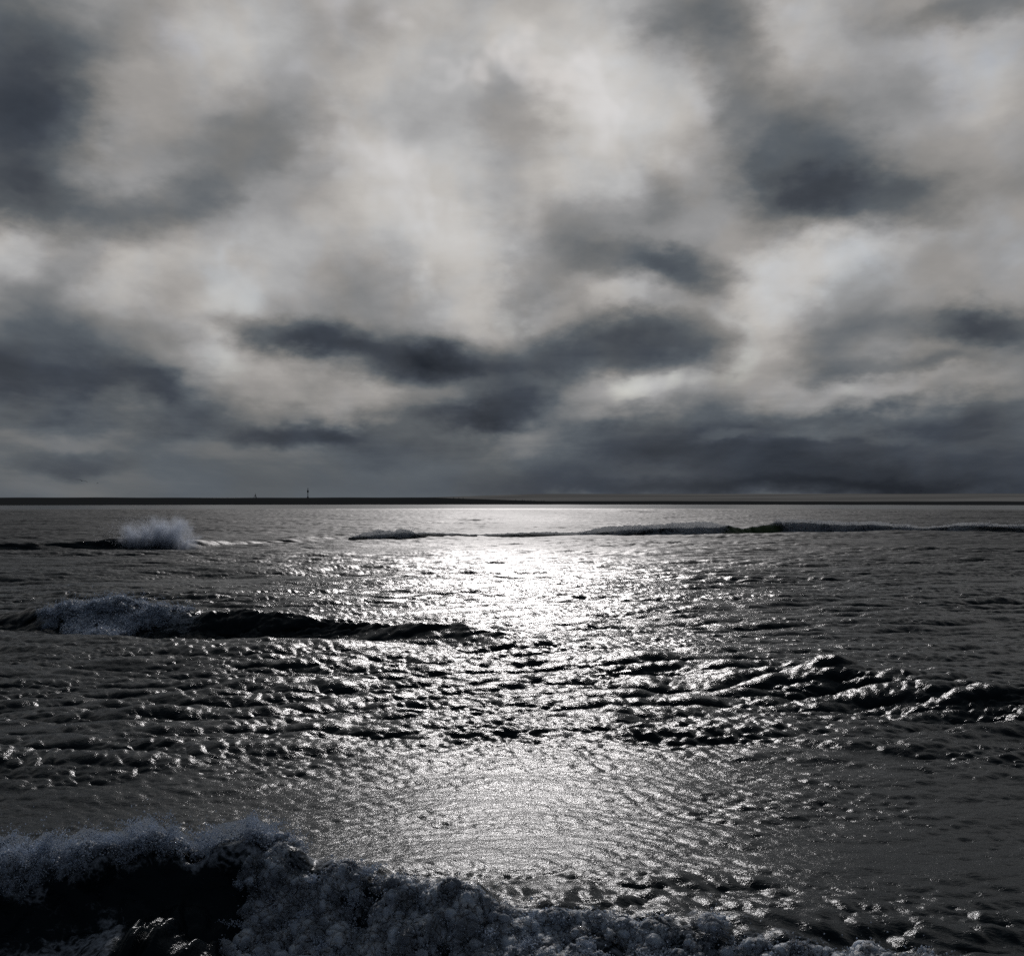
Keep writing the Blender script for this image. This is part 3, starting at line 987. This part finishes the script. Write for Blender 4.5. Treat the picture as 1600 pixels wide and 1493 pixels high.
def burst_mist():
    m, t, nf, vol, tc = mist_mat("burst_air", 2.0, 1.6, (1.5, 1, .5), g=.4, step=.15, col=(.72, .78, .88))
    # fan of jets rising from the foot of the splash: density falls with height and to the sides
    sp = N(t, 'ShaderNodeSeparateXYZ')
    t.links.new(tc.outputs['Object'], sp.inputs[0])
    rx = M(t, 'DIVIDE', M(t, 'SUBTRACT', sp.outputs[0], M(t, 'MULTIPLY', sp.outputs[2], .22)), 4.1)
    rz = M(t, 'DIVIDE', sp.outputs[2], 2.45)
    rad = M(t, 'SQRT', M(t, 'ADD', M(t, 'MULTIPLY', rx, rx), M(t, 'MULTIPLY', rz, rz)))
    ang = M(t, 'ARCTAN2', sp.outputs[0], M(t, 'ADD', sp.outputs[2], .8))
    jn = N(t, 'ShaderNodeTexNoise')
    jn.inputs['Scale'].default_value = 3.2
    jn.inputs['Detail'].default_value = 4
    cv = N(t, 'ShaderNodeCombineXYZ')
    t.links.new(ang, cv.inputs[0])
    t.links.new(M(t, 'MULTIPLY', rad, .25), cv.inputs[1])
    t.links.new(cv.outputs[0], jn.inputs['Vector'])
    edge = M(t, 'ADD', rad, M(t, 'MULTIPLY', M(t, 'SUBTRACT', jn.outputs['Fac'], .5), 1.3))
    fall = soft(t, edge, .25, .95, 1.0, 0.0)
    d = M(t, 'MULTIPLY', M(t, 'MULTIPLY', fall, soft(t, nf, .34, .62, .05, 1.2)), 2.4)
    t.links.new(d, vol.inputs['Density'])
    V, Fc = [], []
    nu, nv = 24, 8
    for j in range(nv + 1):
        p = j / nv * math.pi / 2
        for i in range(nu):
            a = 2 * math.pi * i / nu
            V.append((4.4 * math.cos(p) * math.cos(a), 1.1 * math.cos(p) * math.sin(a), 3.4 * math.sin(p)))
    for j in range(nv):
        for i in range(nu):
            Fc.append((j * nu + i, j * nu + (i + 1) % nu, (j + 1) * nu + (i + 1) % nu, (j + 1) * nu + i))
    b0 = len(V)
    for i in range(nu):
        a = 2 * math.pi * i / nu
        V.append((4.4 * math.cos(a), 1.1 * math.sin(a), -.4))
    for i in range(nu):
        Fc.append((b0 + i, b0 + (i + 1) % nu, (i + 1) % nu, i))
    V.append((0, 0, -.4))
    for i in range(0, nu, 2):
        Fc.append((b0 + (i + 2) % nu, b0 + (i + 1) % nu, b0 + i, len(V) - 1))
    ob = link_mesh("burst_mist", np.array(V), np.array(Fc), m)
    ob.location = (cx, cy, .25)
    tag(ob, "soft fan of mist inside the splash bursting from the far wave at left", "spray", kind='stuff')


burst_mist()

# ------------------------------------------------------------------ far shore
def strip(name, x0, x1, dist, depth, top_fn, mat, n=400):
    xs = np.linspace(x0, x1, n)
    V = []
    for xx in xs:
        a = pix_az(xx) if abs(xx) < 4000 else 0
        h = top_fn(xx)
        for (dr, z) in ((0, -.3), (depth * .15, h * .5), (depth * .4, h), (depth, h * .98), (depth * 1.2, -.3)):
            r = dist + dr
            V.append((r * math.sin(a), r * math.cos(a), z))
    k = 5
    Fc = []
    for i in range(n - 1):
        for j in range(k - 1):
            Fc.append((i * k + j, (i + 1) * k + j, (i + 1) * k + j + 1, i * k + j + 1))
    ob = link_mesh(name, np.array(V), np.array(Fc), mat)
    tag(ob, kind='structure')
    return ob


rnd = random.Random(3)
def sm(t):
    t = min(1.0, max(0.0, t))
    return t * t * (3 - 2 * t)


shore_h = lambda x: max(.02, 3.95 + .1 * math.sin(x * .013) + .05 * math.sin(x * .05) - 2.3 * min(1, max(0, (x - 680) / 180)))
strip("far_shore", -900, 2600, 620, 100, shore_h, MAT_LAND)
strip("far_sandbank", 560, 2600, 900, 500, lambda x: (4.0 + 3.6 * sm((x - 640) / 220)) * (1 + .006 * math.sin(x * .03)), MAT_SAND)


def at_px(x, y, dist):
    d = pix_dir(x, y)
    s = dist / math.hypot(d.x, d.y)
    return Vector((d.x * s, d.y * s, CAM_H + d.z * s))


def prism_bm(profile, n=10):
    """lathe (radius, z) profile"""
    V = []; Fc = []
    for (r, z) in profile:
        for i in range(n):
            a = 2 * math.pi * i / n
            V.append((r * math.cos(a), r * math.sin(a), z))
    for j in range(len(profile) - 1):
        for i in range(n):
            Fc.append((j * n + i, j * n + (i + 1) % n, (j + 1) * n + (i + 1) % n, (j + 1) * n + i))
    return np.array(V), np.array(Fc)


def empty(name, loc):
    e = bpy.data.objects.new(name, None)
    scene.collection.objects.link(e)
    e.location = loc
    e.empty_display_size = .2
    return e


# tall beacon
b = empty("beacon_pole", at_px(481, 777.3, 680))
tag(b, "tall slim beacon pole with a topmark on the far shore", "beacon")
V, Fc = prism_bm([(.0, 0), (.55, 0), (.45, .6), (.22, .7), (.20, 3.2), (.18, 5.9), (0, 5.9)])
link_mesh("pole", V, Fc, MAT_POST, parent=b)
V, Fc = prism_bm([(.0, 3.0), (.42, 3.1), (.55, 3.9), (.42, 4.5), (0, 4.6)])
link_mesh("topmark", V, Fc, MAT_POST, parent=b)
# tripod marker
b = empty("tripod_beacon", at_px(399, 777.3, 680))
tag(b, "small peaked tripod marker left of the tall beacon pole", "beacon")
for i in range(3):
    a = R(90 + 120 * i)
    c = Vector((math.cos(a), math.sin(a), 0))
    V, Fc = prism_bm([(0, 0), (.16, 0), (.13, 1.7), (0, 1.7)], 8)
    V[:, 0] += (1 - V[:, 2] / 1.9) * c.x * .95
    V[:, 1] += (1 - V[:, 2] / 1.9) * c.y * .95
    link_mesh("leg", V, Fc, MAT_POST, parent=b)
V, Fc = prism_bm([(0, 1.4), (.34, 1.45), (.22, 1.9), (.09, 2.0), (.08, 2.8), (0, 2.8)], 8)
link_mesh("mast", V, Fc, MAT_POST, parent=b)

# short posts
for (xx, yy) in ((709, 777.6), (717, 778), (723.5, 778), (806, 783.2), (816, 783.6), (819, 783.8), (825, 784), (829.5, 784), (834.5, 784.2), (846.5, 784.4), (850, 784.6)):
    hh = rnd.uniform(.55, .85)
    V, Fc = prism_bm([(0, -.3), (.16, -.3), (.15, hh * .9), (.11, hh), (0, hh)], 8)
    o = link_mesh("timber_post", V, Fc, MAT_POST)
    o.location = at_px(xx, yy, 656)
    o.location.z = shore_h(xx) - .05
    if xx < 760:
        tag(o, "short dark post in the cluster of three where the far shore starts to dip", "post", group="three short posts where the shore dips")
    else:
        tag(o, "short dark post on the low far shore below the pale sandbank, in the longer row", "post", group="row of short posts below the sandbank")


# gulls
def gull(name, loc, span, roll, heading, label):
    n = 18
    V = []; Fc = []
    # body: lofted rings along x' (length), wings lofted along span, one mesh
    body = [(-.5, .005, 0), (-.42, .035, 0), (-.2, .075, .0), (0, .085, 0), (.2, .07, .01), (.32, .045, .02), (.40, .05, .03), (.47, .03, .03), (.56, .004, .015)]
    m = 8
    for (l, r, z) in body:
        for i in range(m):
            a = 2 * math.pi * i / m
            V.append((r * math.cos(a), l * .9, z + r * .8 * math.sin(a)))
    for j in range(len(body) - 1):
        for i in range(m):
            Fc.append((j * m + i, j * m + (i + 1) % m, (j + 1) * m + (i + 1) % m, (j + 1) * m + i))
    for sgn in (-1, 1):
        st = [(0.04, .16, .02, .05), (.35, .17, .10, .13), (.6, .13, .12, .10), (.95, .09, .06, -.02), (1.2, .02, -.02, -.14)]
        base = len(V)
        for (s, ch, z, yo) in st:
            for (dy, dz) in ((ch, 0), (0, .025), (-ch, 0), (0, -.012)):
                V.append((sgn * s, yo + dy, z + dz))
        for j in range(len(st) - 1):
            for i in range(4):
                Fc.append((base + j * 4 + i, base + j * 4 + (i + 1) % 4, base + (j + 1) * 4 + (i + 1) % 4, base + (j + 1) * 4 + i))
    V = np.array(V) * (span / 2.4)
    o = link_mesh(name, V, np.array(Fc), MAT_GULL)
    o.location = loc
    o.rotation_euler = (R(8), R(roll), R(heading))
    tag(o, label, "gull", group="gulls over the sea")


gull("seagull", at_px(128, 751, 130), 1.3, 14, 12, "gull gliding low in the sky at far left with wings spread")
gull("seagull", at_px(152.5, 754.5, 320), 1.1, -20, 70, "tiny gull flying just right of the gliding gull")
gull("seagull", at_px(1439, 766.5, 330), 1.2, 10, 60, "tiny gull skimming the horizon at far right")
gull("seagull", at_px(1497.5, 757, 360), 1.1, -15, 40, "tiny gull a little above the horizon, rightmost of all")
